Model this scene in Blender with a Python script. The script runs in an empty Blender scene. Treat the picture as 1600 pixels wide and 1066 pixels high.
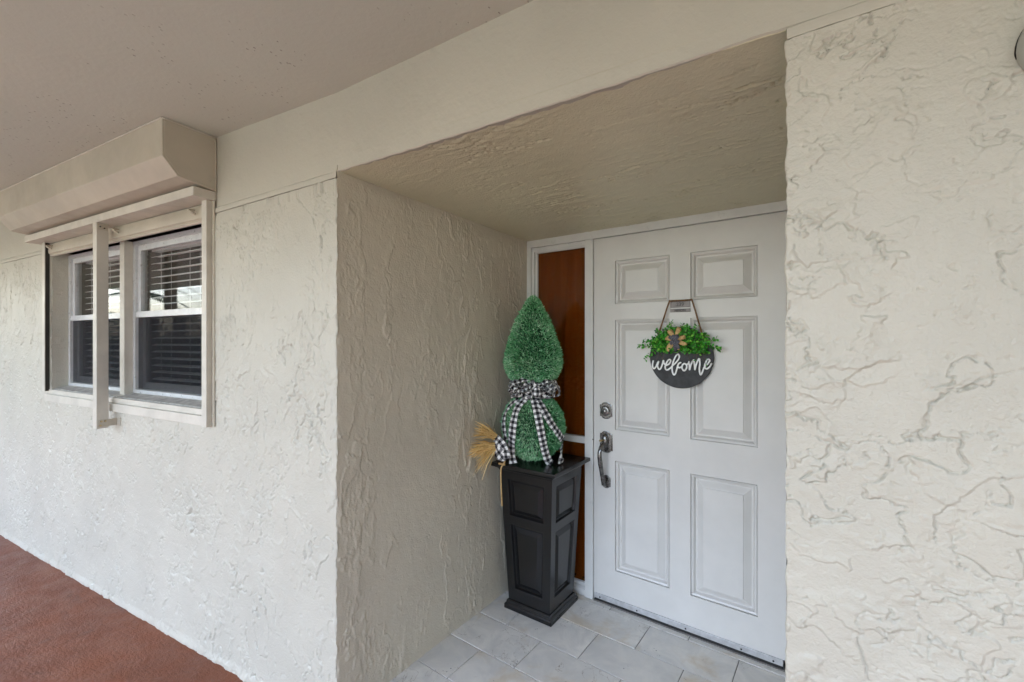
import bpy, bmesh, math, random
import numpy as np
from mathutils import Vector, Matrix, noise as mnoise
R = math.radians
rng = random.Random(7)
scene = bpy.context.scene
COL = scene.collection

# ------------------------------------------------------------------ camera, sky, sun, exposure
cam_d = bpy.data.cameras.new('camera')
cam_d.sensor_width = 36.0
cam_d.lens = 15.75
cam_d.clip_start = 0.02
cam_d.clip_end = 2000
cam = bpy.data.objects.new('camera', cam_d)
cam.location = (0, 0, 1.5)
cam.rotation_euler = (R(90), 0, 0)
COL.objects.link(cam)
scene.camera = cam

SUN_EL, SUN_AZ = R(68), R(255)         # hazy sun high over the open side; the roof keeps it off the wall
world = bpy.data.worlds.new('World')
scene.world = world
world.use_nodes = True
wn = world.node_tree.nodes
wl = world.node_tree.links
wn.clear()
sky = wn.new('ShaderNodeTexSky')
sky.sky_type = 'NISHITA'
sky.sun_disc = False
sky.sun_elevation = SUN_EL
sky.sun_rotation = SUN_AZ
sky.air_density = 1.0
sky.dust_density = 3.2
sky.ozone_density = 0.8
bg = wn.new('ShaderNodeBackground')
bg.inputs['Strength'].default_value = 0.15
wo = wn.new('ShaderNodeOutputWorld')
wl.new(sky.outputs[0], bg.inputs[0])
wl.new(bg.outputs[0], wo.inputs[0])
sun_d = bpy.data.lights.new('sun', 'SUN')
sun_d.energy = 0.5
sun_d.angle = R(12)
sun_d.color = (1.0, 0.95, 0.88)
sun = bpy.data.objects.new('sun', sun_d)
COL.objects.link(sun)
sd = Vector((math.sin(SUN_AZ) * math.cos(SUN_EL), math.cos(SUN_AZ) * math.cos(SUN_EL), math.sin(SUN_EL)))
sun.rotation_euler = sd.to_track_quat('Z', 'Y').to_euler()
sun.location = sd * 30
vs = scene.view_settings
vs.view_transform = 'Standard'
vs.look = 'None'
vs.gamma = 1.0
vs.exposure = 3.2
vs.use_curve_mapping = False
scene.cycles.max_bounces = 10
scene.cycles.diffuse_bounces = 6
scene.cycles.transparent_max_bounces = 12

# ------------------------------------------------------------------ frames of the place (plan, metres)
C = Vector((0.0994, 2.8025, 0))        # inner left corner of the entry niche, x along the door, -y towards the passage
RN = R(-36.45)
A = Vector((-0.669, 1.72, 0))          # outer left corner of the niche; the window wall runs off to the left (-x)
RW = R(-28.12)
B = Vector((0.570, 0.9324, 0))         # outer right corner of the niche; pillar wall runs to the right (+x)
RP = R(-35.0)
FN = Matrix.Translation(C) @ Matrix.Rotation(RN, 4, 'Z')
FW = Matrix.Translation(A) @ Matrix.Rotation(RW, 4, 'Z')
FP = Matrix.Translation(B) @ Matrix.Rotation(RP, 4, 'Z')
A_n = FN.inverted() @ A
B_n = FN.inverted() @ B
CEIL = 2.455
TILE = 0.04


def nz(x, y=0.0, z=0.0):
    return mnoise.noise(Vector((x, y, z)))


# ------------------------------------------------------------------ object helpers
class MB:
    def __init__(s):
        s.v = []
        s.f = []
        s.uv = None
        s.rnd = None

    def quad(s, a, b, c, d):
        n = len(s.v)
        s.v += [tuple(a), tuple(b), tuple(c), tuple(d)]
        s.f.append((n, n + 1, n + 2, n + 3))

    def box(s, x0, x1, y0, y1, z0, z1):
        n = len(s.v)
        s.v += [(x0, y0, z0), (x1, y0, z0), (x1, y1, z0), (x0, y1, z0), (x0, y0, z1), (x1, y0, z1), (x1, y1, z1), (x0, y1, z1)]
        for q in ((0, 3, 2, 1), (4, 5, 6, 7), (0, 1, 5, 4), (1, 2, 6, 5), (2, 3, 7, 6), (3, 0, 4, 7)):
            s.f.append(tuple(n + i for i in q))
        return s

    def grid(s, P, flip=False):
        """P[i][j] points"""
        n = len(s.v)
        w = len(P[0])
        for row in P:
            s.v += [tuple(p) for p in row]
        for i in range(len(P) - 1):
            for j in range(w - 1):
                q = (n + i * w + j, n + i * w + j + 1, n + (i + 1) * w + j + 1, n + (i + 1) * w + j)
                s.f.append(q[::-1] if flip else q)
        return s

    def rings(s, rings, cap=True, closed=True):
        n = len(s.v)
        k = len(rings[0])
        for r in rings:
            s.v += [tuple(p) for p in r]
        for i in range(len(rings) - 1):
            for j in range(k if closed else k - 1):
                s.f.append((n + i * k + j, n + i * k + (j + 1) % k, n + (i + 1) * k + (j + 1) % k, n + (i + 1) * k + j))
        if cap:
            s.f.append(tuple(n + j for j in range(k))[::-1])
            s.f.append(tuple(n + (len(rings) - 1) * k + j for j in range(k)))
        return s

    def tube(s, pts, r, k=8, flat=1.0, flat_axis=None):
        pts = [Vector(p) for p in pts]
        rings = []
        for i, p in enumerate(pts):
            d = (pts[min(i + 1, len(pts) - 1)] - pts[max(i - 1, 0)]).normalized()
            ref = Vector(flat_axis) if flat_axis else (Vector((0, 0, 1)) if abs(d.z) < .9 else Vector((1, 0, 0)))
            a = d.cross(ref).normalized()
            b = a.cross(d).normalized()
            rr = r[i] if isinstance(r, (list, tuple)) else r
            rings.append([p + a * (rr * math.cos(t)) + b * (rr * flat * math.sin(t)) for t in (2 * math.pi * j / k for j in range(k))])
        return s.rings(rings)

    def lathe(s, prof, c=(0, 0, 0), axis='Z', k=24, arc=2 * math.pi):
        rings = []
        for r, h in prof:
            ring = []
            for j in range(k):
                t = arc * j / k
                x, y = r * math.cos(t), r * math.sin(t)
                p = (x, y, h) if axis == 'Z' else (x, -h, y)
                ring.append((p[0] + c[0], p[1] + c[1], p[2] + c[2]))
            rings.append(ring if axis == 'Z' else ring)
        return s.rings(rings)

    def build(s, name, mat, parent=None, mw=None, smooth=False, bevel=0.0, seg=2, auto=None):
        me = bpy.data.meshes.new(name)
        me.from_pydata(s.v, [], s.f)
        if s.uv is not None:
            ul = me.uv_layers.new(name='UVMap')
            for l in me.loops:
                ul.data[l.index].uv = s.uv[l.vertex_index]
        if s.rnd is not None:
            at = me.attributes.new('rnd', 'FLOAT', 'FACE')
            at.data.foreach_set('value', s.rnd)
        bm = bmesh.new()
        bm.from_mesh(me)
        if s.uv is None and s.rnd is None:
            bmesh.ops.recalc_face_normals(bm, faces=bm.faces)
        if bevel:
            bmesh.ops.remove_doubles(bm, verts=bm.verts, dist=1e-6)
            es = [e for e in bm.edges if len(e.link_faces) == 2 and e.calc_face_angle(0) > .6]
            bmesh.ops.bevel(bm, geom=es, offset=bevel, segments=seg, profile=.5, affect='EDGES', clamp_overlap=True)
        bm.to_mesh(me)
        bm.free()
        if smooth:
            for p in me.polygons:
                p.use_smooth = True
        if auto is not None:
            for p in me.polygons:
                p.use_smooth = True
            me.set_sharp_from_angle(angle=R(auto))
        me.materials.append(mat)
        o = bpy.data.objects.new(name, me)
        COL.objects.link(o)
        if parent is not None:
            o.parent = parent
        if mw is not None:
            o.matrix_world = mw
        return o


def empty(name, mw, label, cat, group=None):
    o = bpy.data.objects.new(name, None)
    COL.objects.link(o)
    o.matrix_world = mw
    o.empty_display_size = .05
    return tag(o, label, cat, group)


def tag(o, label=None, cat=None, group=None, kind=None):
    if label:
        o['label'] = label
    if cat:
        o['category'] = cat
    if group:
        o['group'] = group
    if kind:
        o['kind'] = kind
    return o


def bx(name, mat, parent, x0, x1, y0, y1, z0, z1, bevel=.0015):
    return MB().box(x0, x1, y0, y1, z0, z1).build(name, mat, parent, bevel=bevel)


def catmull(pts, n=6):
    pts = [Vector(p) for p in pts]
    P = [pts[0] * 2 - pts[1]] + pts + [pts[-1] * 2 - pts[-2]]
    out = []
    for i in range(1, len(P) - 2):
        for k in range(n):
            t = k / n
            a, b, c, d = P[i - 1], P[i], P[i + 1], P[i + 2]
            out.append(.5 * ((2 * b) + (c - a) * t + (2 * a - 5 * b + 4 * c - d) * t * t + (3 * b - a - 3 * c + d) * t ** 3))
    out.append(pts[-1])
    return out


# ------------------------------------------------------------------ materials
class NT:
    def __init__(s, name):
        s.m = bpy.data.materials.new(name)
        s.m.use_nodes = True
        s.t = s.m.node_tree
        s.n = s.t.nodes
        s.b = s.n['Principled BSDF']
        s.out = s.n['Material Output']
        s._c = None

    def link(s, a, b):
        s.t.links.new(a, b)

    def co(s, scale=(1, 1, 1), loc=(0, 0, 0)):
        if s._c is None:
            s._c = s.n.new('ShaderNodeTexCoord').outputs['Object']
        m = s.n.new('ShaderNodeMapping')
        m.inputs['Scale'].default_value = scale
        m.inputs['Location'].default_value = loc
        s.link(s._c, m.inputs[0])
        return m.outputs[0]

    def noise(s, vec, scale, detail=4, rough=.5, dist=0.0):
        x = s.n.new('ShaderNodeTexNoise')
        x.inputs['Scale'].default_value = scale
        x.inputs['Detail'].default_value = detail
        x.inputs['Roughness'].default_value = rough
        x.inputs['Distortion'].default_value = dist
        if vec is not None:
            s.link(vec, x.inputs['Vector'])
        return x.outputs['Fac']

    def mr(s, v, a, b, c=0., d=1., smooth=True):
        x = s.n.new('ShaderNodeMapRange')
        x.interpolation_type = 'SMOOTHSTEP' if smooth else 'LINEAR'
        s.link(v, x.inputs[0])
        for i, q in enumerate((a, b, c, d)):
            x.inputs[i + 1].default_value = q
        return x.outputs[0]

    def math(s, op, a, b=None):
        x = s.n.new('ShaderNodeMath')
        x.operation = op
        for i, q in enumerate((a, b)):
            if q is None:
                continue
            if isinstance(q, (int, float)):
                x.inputs[i].default_value = q
            else:
                s.link(q, x.inputs[i])
        return x.outputs[0]

    def mix(s, fac, a, b, blend='MIX'):
        x = s.n.new('ShaderNodeMix')
        x.data_type = 'RGBA'
        x.blend_type = blend
        for sock, q in ((x.inputs[0], fac), (x.inputs[6], a), (x.inputs[7], b)):
            if isinstance(q, (int, float)):
                sock.default_value = q
            elif isinstance(q, tuple):
                sock.default_value = (*q, 1)
            else:
                s.link(q, sock)
        return x.outputs[2]

    def base(s, c):
        if isinstance(c, tuple):
            s.b.inputs['Base Color'].default_value = (*c, 1)
        else:
            s.link(c, s.b.inputs['Base Color'])
        return s

    def set(s, rough=None, metal=None, spec=None, coat=None):
        if rough is not None:
            if isinstance(rough, (int, float)):
                s.b.inputs['Roughness'].default_value = rough
            else:
                s.link(rough, s.b.inputs['Roughness'])
        if metal is not None:
            s.b.inputs['Metallic'].default_value = metal
        if spec is not None:
            s.b.inputs['Specular IOR Level'].default_value = spec
        if coat is not None:
            s.b.inputs['Coat Weight'].default_value = coat
        return s

    def bump(s, h, dist=1.0, strength=1.0):
        x = s.n.new('ShaderNodeBump')
        x.inputs['Strength'].default_value = strength
        x.inputs['Distance'].default_value = dist
        s.link(h, x.inputs['Height'])
        s.link(x.outputs[0], s.b.inputs['Normal'])
        return s


def plain(name, col, rough=.5, metal=0., spec=.5, var=.06, vscale=6., bump=0., bscale=200., rvar=.08):
    t = NT(name)
    n = t.noise(t.co(), vscale, 4, .6)
    c0 = tuple(max(0, c * (1 - var)) for c in col)
    c1 = tuple(min(1, c * (1 + var)) for c in col)
    t.base(t.mix(t.mr(n, .3, .7), c0, c1))
    t.set(t.mr(t.noise(t.co(), vscale * 3, 3, .6), .3, .7, max(.02, rough - rvar), min(1, rough + rvar)), metal, spec)
    if bump:
        t.bump(t.noise(t.co(), bscale, 3, .6), bump)
    return t.m


def stucco(name, col, rough=.46):
    """painted plaster; the trowel relief itself is modelled in the wall meshes"""
    t = NT(name)
    t.bump(t.math('MULTIPLY', t.noise(t.co(), 120, 3, .65), .0019))
    big = t.noise(t.co(), 2.2, 4, .6)
    t.base(t.mix(t.mr(big, .3, .7), tuple(c * .95 for c in col), tuple(min(1, c * 1.04) for c in col)))
    t.set(rough, 0, .5)
    return t.m


PAINT = (.465, .438, .368)
M = {}
M['stucco_window'] = stucco('stucco_window_wall', PAINT, .44)
M['stucco_side'] = stucco('stucco_niche', (.545, .494, .395), .38)  # same wall paint, with the niche's warm bounced light put into the colour
M['stucco_pillar'] = stucco('stucco_pillar', PAINT, .48)
M['stucco_soffit'] = stucco('stucco_soffit', (.57, .54, .375), .36)  # same paint again, warm bounce under the soffit put into its colour
t = NT('beam_paint')
h = t.math('ADD', t.math('MULTIPLY', t.noise(t.co(), 80, 4, .6), .0011), t.math('MULTIPLY', t.noise(t.co(), 16, 3, .5), .003))
t.bump(h)
t.base(t.mix(t.mr(t.noise(t.co(), 2.5, 4), .3, .7), tuple(c * .95 for c in PAINT), tuple(c * 1.02 for c in PAINT))).set(.5)
M['beam'] = t.m
t = NT('ceiling_paint')
v = t.co((1, .55, 1))
vor = t.n.new('ShaderNodeTexVoronoi')
vor.inputs['Scale'].default_value = 58
t.link(v, vor.inputs['Vector'])
msk = t.mr(t.noise(t.co(), 2.6, 3, .6), .5, .62)
pit = t.math('MULTIPLY', t.mr(vor.outputs['Distance'], .10, .17, 1, 0), msk)
t.bump(t.math('ADD', t.math('MULTIPLY', pit, -.003), t.math('MULTIPLY', t.noise(t.co(), 60, 4, .6), .0012)))
t.base(t.mix(pit, t.mix(t.mr(t.noise(t.co(), 1.6, 4), .3, .7), (.49, .50, .43), (.52, .53, .455)), (.29, .26, .22))).set(.6)
M['ceiling'] = t.m
M['shutter'] = plain('shutter_enamel', (.45, .405, .325), .38, 0, .5, .09, 3.5, .0003, 60)
M['shutter_pale'] = plain('shutter_enamel_pale', (.54, .505, .435), .4, 0, .5, .09, 7, .0002, 90)
M['track_dark'] = plain('track_shade', (.03, .028, .025), .6)
M['alu'] = plain('window_aluminium', (.60, .60, .60), .35, .25, .5, .06, 20)
M['sill'] = plain('dusty_sill', (.42, .40, .36), .85, 0, .3, .25, 25, .001, 120)
M['white_trim'] = plain('white_trim', (.62, .612, .59), .35, 0, .5, .04, 8, .0002, 60)
t = NT('door_paint')
g = t.noise(t.co((60, 60, 3.0)), 8, 4, .6)
t.bump(t.math('MULTIPLY', g, .00022))
t.base(t.mix(t.mr(t.noise(t.co(), 4, 5, .6), .3, .75), (.61, .593, .567), (.56, .545, .522))).set(.36)
M['door'] = t.m
M['rubber'] = plain('black_rubber', (.012, .012, .012), .6)
M['sweep'] = plain('sweep_metal', (.5, .5, .51), .42, .5, .5, .12, 30)
M['screw'] = plain('dark_screw', (.03, .03, .03), .5, .4)
M['nickel'] = plain('aged_nickel', (.21, .205, .20), .30, 1.0, .5, .25, 40, .0003, 80)
M['brass'] = plain('worn_brass', (.55, .42, .22), .35, 1.0)
M['black_resin'] = plain('black_resin', (.006, .006, .0065), .27, 0, .6, .1, 4, 0, 140, .0)
M['dark_room'] = plain('dark_interior', (.10, .09, .085), .9)
M['blind'] = plain('blind_vinyl', (.80, .79, .77), .45)
M['cord'] = plain('blind_cord', (.75, .73, .70), .8)
M['stem'] = plain('stem_bark', (.10, .07, .04), .9)
M['rope'] = plain('jute_rope', (.17, .095, .045), .9, 0, .2, .35, 160, .0008, 300)
M['burlap'] = plain('burlap', (.50, .33, .15), .9, 0, .2, .25, 120, .0005, 500)
M['straw'] = None
M['board'] = plain('charcoal_board', (.032, .032, .034), .6, 0, .4, .3, 30, .0004, 80)
M['letter'] = plain('white_letter', (.85, .85, .84), .5)
M['plate'] = plain('engraved_plate', (.13, .11, .105), .35, .3, .5, .12, 60)
M['ink'] = plain('engraved_ink', (.015, .012, .012), .6)
M['lamp_shell'] = plain('lamp_shell', (.36, .37, .33), .45, 0, .5, .08)

t = NT('straw')
at = t.n.new('ShaderNodeAttribute')
at.attribute_name = 'rnd'
t.base(t.mix(at.outputs['Fac'], (.58, .34, .09), (.95, .72, .34))).set(.7)
M['straw'] = t.m


def leafmat(name, a, b, c, rough=.5, trans=.15):
    t = NT(name)
    at = t.n.new('ShaderNodeAttribute')
    at.attribute_name = 'rnd'
    f = at.outputs['Fac']
    t.base(t.mix(t.mr(f, .5, 1, 0, 1), t.mix(t.mr(f, 0, .5, 0, 1), a, b), c)).set(rough)
    return t.m


M['topiary'] = leafmat('topiary_needles', (.03, .19, .055), (.14, .44, .19), (.58, .80, .56), .5)
M['boxwood'] = leafmat('wreath_leaves', (.010, .11, .006), (.04, .30, .015), (.22, .55, .07), .4)
M['core'] = plain('topiary_core', (.012, .06, .025), .9)
M['hedge'] = leafmat('hedge_leaves', (.015, .04, .01), (.03, .08, .02), (.07, .13, .04), .5)
M['trunk'] = plain('palm_bark', (.16, .12, .085), .9, 0, .3, .3, 20)

# gingham ribbon: the weave follows the cloth's own UV in metres
t = NT('gingham')
uvn = t.n.new('ShaderNodeUVMap')
uvn.uv_map = 'UVMap'
sep = t.n.new('ShaderNodeSeparateXYZ')
t.link(uvn.outputs[0], sep.inputs[0])


def stripe(sock, per):
    return t.math('LESS_THAN', t.math('FRACT', t.math('DIVIDE', sock, per)), .5)


ss = t.math('ADD', stripe(sep.outputs[0], .030), stripe(sep.outputs[1], .030))
cr = t.n.new('ShaderNodeValToRGB')
cr.color_ramp.interpolation = 'CONSTANT'
cr.color_ramp.elements[0].position = 0
cr.color_ramp.elements[0].color = (.80, .79, .77, 1)
cr.color_ramp.elements[1].position = .75
cr.color_ramp.elements[1].color = (.012, .012, .014, 1)
e = cr.color_ramp.elements.new(.25)
e.color = (.19, .185, .19, 1)
t.link(t.math('DIVIDE', ss, 2.0), cr.inputs[0])
t.link(cr.outputs[0], t.b.inputs['Base Color'])
t.set(.85, 0, .2)
M['gingham'] = t.m
# finer grey check for the wreath's bow
M['grey_cloth'] = plain('grey_check_cloth', (.10, .10, .115), .9, 0, .2, .9, 260)

t = NT('red_floor_coating')
v = t.co((1, 1.6, 1))
h = t.math('ADD', t.math('MULTIPLY', t.noise(v, 38, 5, .6, .4), .0055), t.math('MULTIPLY', t.noise(t.co(), 150, 3, .6), .0018))
t.bump(h)
cm = t.mix(t.mr(t.noise(t.co(), 1.8, 5, .6), .35, .65), (.165, .048, .019), (.215, .065, .026))
cm = t.mix(t.mr(t.noise(t.co(), 60, 4, .65), .52, .75, 0, .35), cm, (.25, .10, .058))
cm = t.mix(t.mr(t.noise(t.co(), 5.5, 6, .68, .5), .56, .74, 0, .5), cm, (.085, .034, .02))
t.base(cm).set(t.mr(t.noise(t.co(), 9, 4, .6), .3, .7, .40, .62), 0, .45)
M['red_floor'] = t.m

t = NT('travertine_tile')
oi = t.n.new('ShaderNodeObjectInfo')
off = t.n.new('ShaderNodeVectorMath')
off.operation = 'SCALE'
off.inputs[0].default_value = (13, 7, 5)
t.link(oi.outputs['Random'], off.inputs['Scale'])
add = t.n.new('ShaderNodeVectorMath')
add.operation = 'ADD'
t.link(t.co(), add.inputs[0])
t.link(off.outputs[0], add.inputs[1])
tv = add.outputs[0]
c1 = t.mix(t.mr(oi.outputs['Random'], 0, 1, 0, 1, False), (.69, .665, .605), (.80, .775, .715))
c1 = t.mix(t.mr(t.noise(tv, 7, 6, .65, .6), .3, .72), tuple(.58 * k for k in (1, .98, .92)), c1)
nst = t.noise(tv, 4.2, 5, .62, .4)
c1 = t.mix(t.mr(nst, .53, .72, 0, .7), c1, (.56, .46, .32))
nv = t.noise(tv, 5.5, 5, .6, 1.2)
vein = t.mr(t.math('ABSOLUTE', t.math('SUBTRACT', nv, .5)), 0, .006, 1, 0)
vein = t.math('MULTIPLY', vein, t.mr(t.noise(tv, 4, 2), .52, .62))
c1 = t.mix(t.math('MULTIPLY', vein, .75), c1, (.26, .21, .15))
vo = t.n.new('ShaderNodeTexVoronoi')
vo.inputs['Scale'].default_value = 55
t.link(tv, vo.inputs['Vector'])
pit = t.math('MULTIPLY', t.mr(vo.outputs['Distance'], .10, .22, 1, 0), t.mr(t.noise(tv, 8, 3), .60, .68))
c1 = t.mix(pit, c1, (.14, .13, .12))
t.base(c1).set(t.mr(t.noise(tv, 12, 3), .3, .7, .38, .55), 0, .45)
t.bump(t.math('ADD', t.math('MULTIPLY', pit, -.0015), t.math('MULTIPLY', t.noise(tv, 70, 3), .0004)))
M['tile'] = t.m
M['grout'] = plain('grout', (.20, .19, .175), .9, 0, .3, .15, 40, .001, 200)


def glassmat(name, tint, gloss_rough=.02, ior=1.5, body=None, body_fac=0.0, wavy=False, gloss=1.0):
    t = NT(name)
    t.n.remove(t.b)
    tr = t.n.new('ShaderNodeBsdfTransparent')
    tr.inputs[0].default_value = (*tint, 1)
    last = tr.outputs[0]
    if body:
        df = t.n.new('ShaderNodeBsdfDiffuse')
        df.inputs[0].default_value = (*body, 1)
        mx = t.n.new('ShaderNodeMixShader')
        mx.inputs[0].default_value = body_fac
        t.link(last, mx.inputs[1])
        t.link(df.outputs[0], mx.inputs[2])
        last = mx.outputs[0]
    gl = t.n.new('ShaderNodeBsdfGlossy')
    gl.inputs['Roughness'].default_value = gloss_rough
    if wavy:
        bp = t.n.new('ShaderNodeBump')
        bp.inputs['Distance'].default_value = .004
        t.link(t.noise(t.co((1, 1, .35)), 9, 2, .5, .6), bp.inputs['Height'])
        t.link(bp.outputs[0], gl.inputs['Normal'])
    lw = t.n.new('ShaderNodeLayerWeight')
    r0 = ((ior - 1) / (ior + 1)) ** 2
    fres = t.math('ADD', t.math('MULTIPLY', t.math('POWER', lw.outputs['Facing'], 5.0), 1 - r0), r0)
    fres = t.math('MULTIPLY', fres, gloss)
    mx = t.n.new('ShaderNodeMixShader')
    t.link(fres, mx.inputs[0])
    t.link(last, mx.inputs[1])
    t.link(gl.outputs[0], mx.inputs[2])
    t.link(mx.outputs[0], t.out.inputs['Surface'])
    return t.m


M['glass'] = glassmat('window_glass', (.97, .98, .98), .01, 1.5)
M['amber'] = glassmat('amber_glass', (.75, .50, .20), .05, 1.5, (.12, .06, .014), .22, wavy=True)
M['screen'] = glassmat('insect_screen', (1, 1, 1), .8, 1.01, (.022, .022, .025), .46, gloss=.05)
t = NT('curtain')
t.base((.82, .60, .34)).set(.9)
M['curtain'] = t.m
t = NT('lawn')
t.base(t.mix(t.mr(t.noise(t.co(), 3, 6, .7), .3, .7), (.06, .10, .03), (.13, .17, .06))).set(.9)
M['lawn'] = t.m
M['bounce_ground'] = plain('bounce_grey', (.21, .21, .21), .8, 0, .3, .1, 3)  # even grey chosen for the light it bounces

# ------------------------------------------------------------------ ground and passage floor
lawn = MB().box(-400, 400, -400, 400, -.5, -.12).build('lawn', M['lawn'])
tag(lawn, kind='structure')
pave = MB().box(-14, 10, -9.5, -2.3, -.3, -.08).build('bounce_paving', M['bounce_ground'], mw=FW)  # unseen paving added to bounce neutral light up to the ceiling
tag(pave, kind='structure')
DEPTH = 2.7                                       # passage width to its unseen edge; overhang lengthened to darken ceiling and beam
fl = MB().box(-9, 6, -DEPTH - .25, 4.5, -.14, 0).build('passage_floor', M['red_floor'], mw=FW)
tag(fl, kind='structure')
ce = MB().box(-9, 6, -DEPTH - .15, 6, CEIL, CEIL + .22).build('ceiling', M['ceiling'], mw=FW)
tag(ce, kind='structure')

# niche floor: grout bed with single tiles
bed = MB()
bed.v = [(-.06, .05, 0), (1.5, .05, 0), (1.5, -1.20, 0), (-.06, -1.30, 0), (-.06, .05, TILE - .004), (1.5, .05, TILE - .004), (1.5, -1.20, TILE - .004), (-.06, -1.30, TILE - .004)]
bed.f = [(0, 1, 2, 3), (4, 5, 6, 7), (0, 1, 5, 4), (1, 2, 6, 5), (2, 3, 7, 6), (3, 0, 4, 7)]
bed_o = bed.build('niche_floor', M['grout'], mw=FN)
tag(bed_o, kind='structure')
rows = [-.02, .043, .257, .476, .698, .920, 1.142]
offs = [.15, .377, .190, .402, .205, .41, .2]
G = .0034
tile_cache = {}
for i in range(6):
    v0, v1 = rows[i] + G / 2, rows[i + 1] - G / 2
    js = sorted([offs[i] + .413 * k for k in range(-2, 5)])
    js = [j for j in js if -.02 < j < 1.47]
    xs = [-.03] + js + [1.49]
    for a, b in zip(xs[:-1], xs[1:]):
        w, d = b - a - G, v1 - v0
        if w < .03:
            continue
        k = (round(w, 4), round(d, 4))
        tz = TILE + rng.uniform(-.0008, .0008)
        if k not in tile_cache:
            o = MB().box(-w / 2, w / 2, -d / 2, d / 2, -.012, 0).build('tile', M['tile'], bed_o, bevel=.0022, seg=2)
            tile_cache[k] = o.data
        else:
            o = bpy.data.objects.new('tile', tile_cache[k])
            COL.objects.link(o)
            o.parent = bed_o
        o.location = ((a + b) / 2, -(v0 + v1) / 2, tz)
        o.rotation_euler = (rng.uniform(-.002, .002), rng.uniform(-.002, .002), 0)


# ------------------------------------------------------------------ walls: trowelled plaster as real relief
_rs = np.random.RandomState(11)
_perm = np.concatenate([_rs.permutation(512)] * 3)
_ga = _rs.rand(512) * 2 * np.pi
_gx, _gy = np.cos(_ga), np.sin(_ga)


def perlin(x, y, seed=0):
    xi, yi = np.floor(x).astype(int), np.floor(y).astype(int)
    xf, yf = x - xi, y - yi
    u, v = xf * xf * xf * (xf * (xf * 6 - 15) + 10), yf * yf * yf * (yf * (yf * 6 - 15) + 10)

    def g(i, j, dx, dy):
        h = _perm[(_perm[(i + seed * 37) & 511] + j) & 511]
        return _gx[h] * dx + _gy[h] * dy
    a = g(xi, yi, xf, yf)
    b = g(xi + 1, yi, xf - 1, yf)
    c = g(xi, yi + 1, xf, yf - 1)
    d = g(xi + 1, yi + 1, xf - 1, yf - 1)
    return (a + u * (b - a)) + v * ((c + u * (d - c)) - (a + u * (b - a)))


def fbm(x, y, f, octv=4, gain=.5, seed=0):
    s_, a_ = 0, 1.0
    for o in range(octv):
        s_ = s_ + a_ * perlin(x * f + 17.3 * o, y * f - 9.1 * o, seed + o)
        f *= 2.03
        a_ *= gain
    return s_


def sstep(v, a, b):
    q = np.clip((v - a) / (b - a), 0, 1)
    return q * q * (3 - 2 * q)


def trowel(x, y, f=6.0, sx=1.0, sy=1.0, seed=0, thick=.002, passes=5, lip=1.0, w=.05, drag=(0, 1), cover=.0, cutd=.4, octv=5, gain=.5, mlo=-.28, ridge=1.0):
    """skip-trowel plaster height: overlapping thin smears, each with a ragged lip on one side that feathers out on the other"""
    X, Y = x * sx, y * sy
    h = np.zeros_like(x)
    for k in range(passes):
        sd_ = seed * 50 + k * 9
        fk = f * (.75 + .28 * k)
        wx = X + .035 * fbm(X, Y, fk * 1.3, 3, .55, sd_ + 3)
        wy = Y + .035 * fbm(X, Y, fk * 1.3, 3, .55, sd_ + 6)
        n = fbm(wx, wy, fk, octv, gain, sd_)
        t_ = .10 + cover + .05 * perlin(X * 2.2, Y * 2.2, sd_ + 2)
        e_ = sstep(n, t_, t_ + w)
        # feathering: the smear thins towards where the blade left it
        dd = .6 / fk
        n2 = fbm(wx + drag[0] * dd, wy + drag[1] * dd, fk, 2, .5, sd_)
        feather = sstep(n2 - n * .55, -.28, .22)
        th = thick * (.55 + .9 * _rs.rand())
        msk = sstep(perlin(X * 1.9, Y * 1.9, sd_ + 4), mlo, mlo + .32)
        h = h + e_ * feather * th * msk * ridge
        rim = np.exp(-((n - t_ - w * .55) / (w * .75)) ** 2) * sstep(perlin(X * f * .9, Y * f * .9, sd_ + 8), -.02, .22)
        h = h + lip * rim * thick * .55 * msk
        cut = np.exp(-((n - t_ + w * .30) / (w * .45)) ** 2) * sstep(perlin(X * f * .7 + 5, Y * f * .7, sd_ + 1), -.10, .18)
        h = h - cut * thick * cutd * msk
    # crumbs and pits in patches
    cr_ = sstep(fbm(X, Y, 34, 2, .5, seed + 71), .16, .30) * sstep(perlin(X * 3.1, Y * 3.1, seed + 5), .08, .30)
    h = h + cr_ * thick * .45
    pt_ = sstep(fbm(X, Y, 46, 1, .5, seed + 93), .38, .50) * sstep(perlin(X * 2.7 + 3, Y * 2.7, seed + 15), .0, .25)
    h = h - pt_ * thick * .55
    h = h + .0011 * fbm(x, y, 14, 3, .55, seed + 41) + .0035 * perlin(x * 2.1, y * 2.1, seed + 44)
    return h


def relief(name, P, mat, mw, keep=None, extra=None):
    """grid of points P[ny, nx, 3] -> one smooth mesh, plus plain quads for returns and backs"""
    ny, nx = P.shape[:2]
    idx = np.arange(ny * nx).reshape(ny, nx)
    F = np.stack([idx[:-1, :-1], idx[:-1, 1:], idx[1:, 1:], idx[1:, :-1]], -1)
    F = F[keep] if keep is not None else F.reshape(-1, 4)
    V = P.reshape(-1, 3).tolist()
    F = F.reshape(-1, 4).tolist()
    n0 = len(F)
    if extra:
        o = len(V)
        V += [tuple(v_) for v_ in extra.v]
        F += [[i + o for i in f] for f in extra.f]
    me = bpy.data.meshes.new(name)
    me.from_pydata(V, [], F)
    sm = [True] * n0 + [False] * (len(F) - n0)
    me.polygons.foreach_set('use_smooth', sm)
    me.materials.append(mat)
    o = bpy.data.objects.new(name, me)
    COL.objects.link(o)
    o.matrix_world = mw
    return o


def lin(a, b, n):
    return [a + (b - a) * i / n for i in range(n + 1)]


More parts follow.
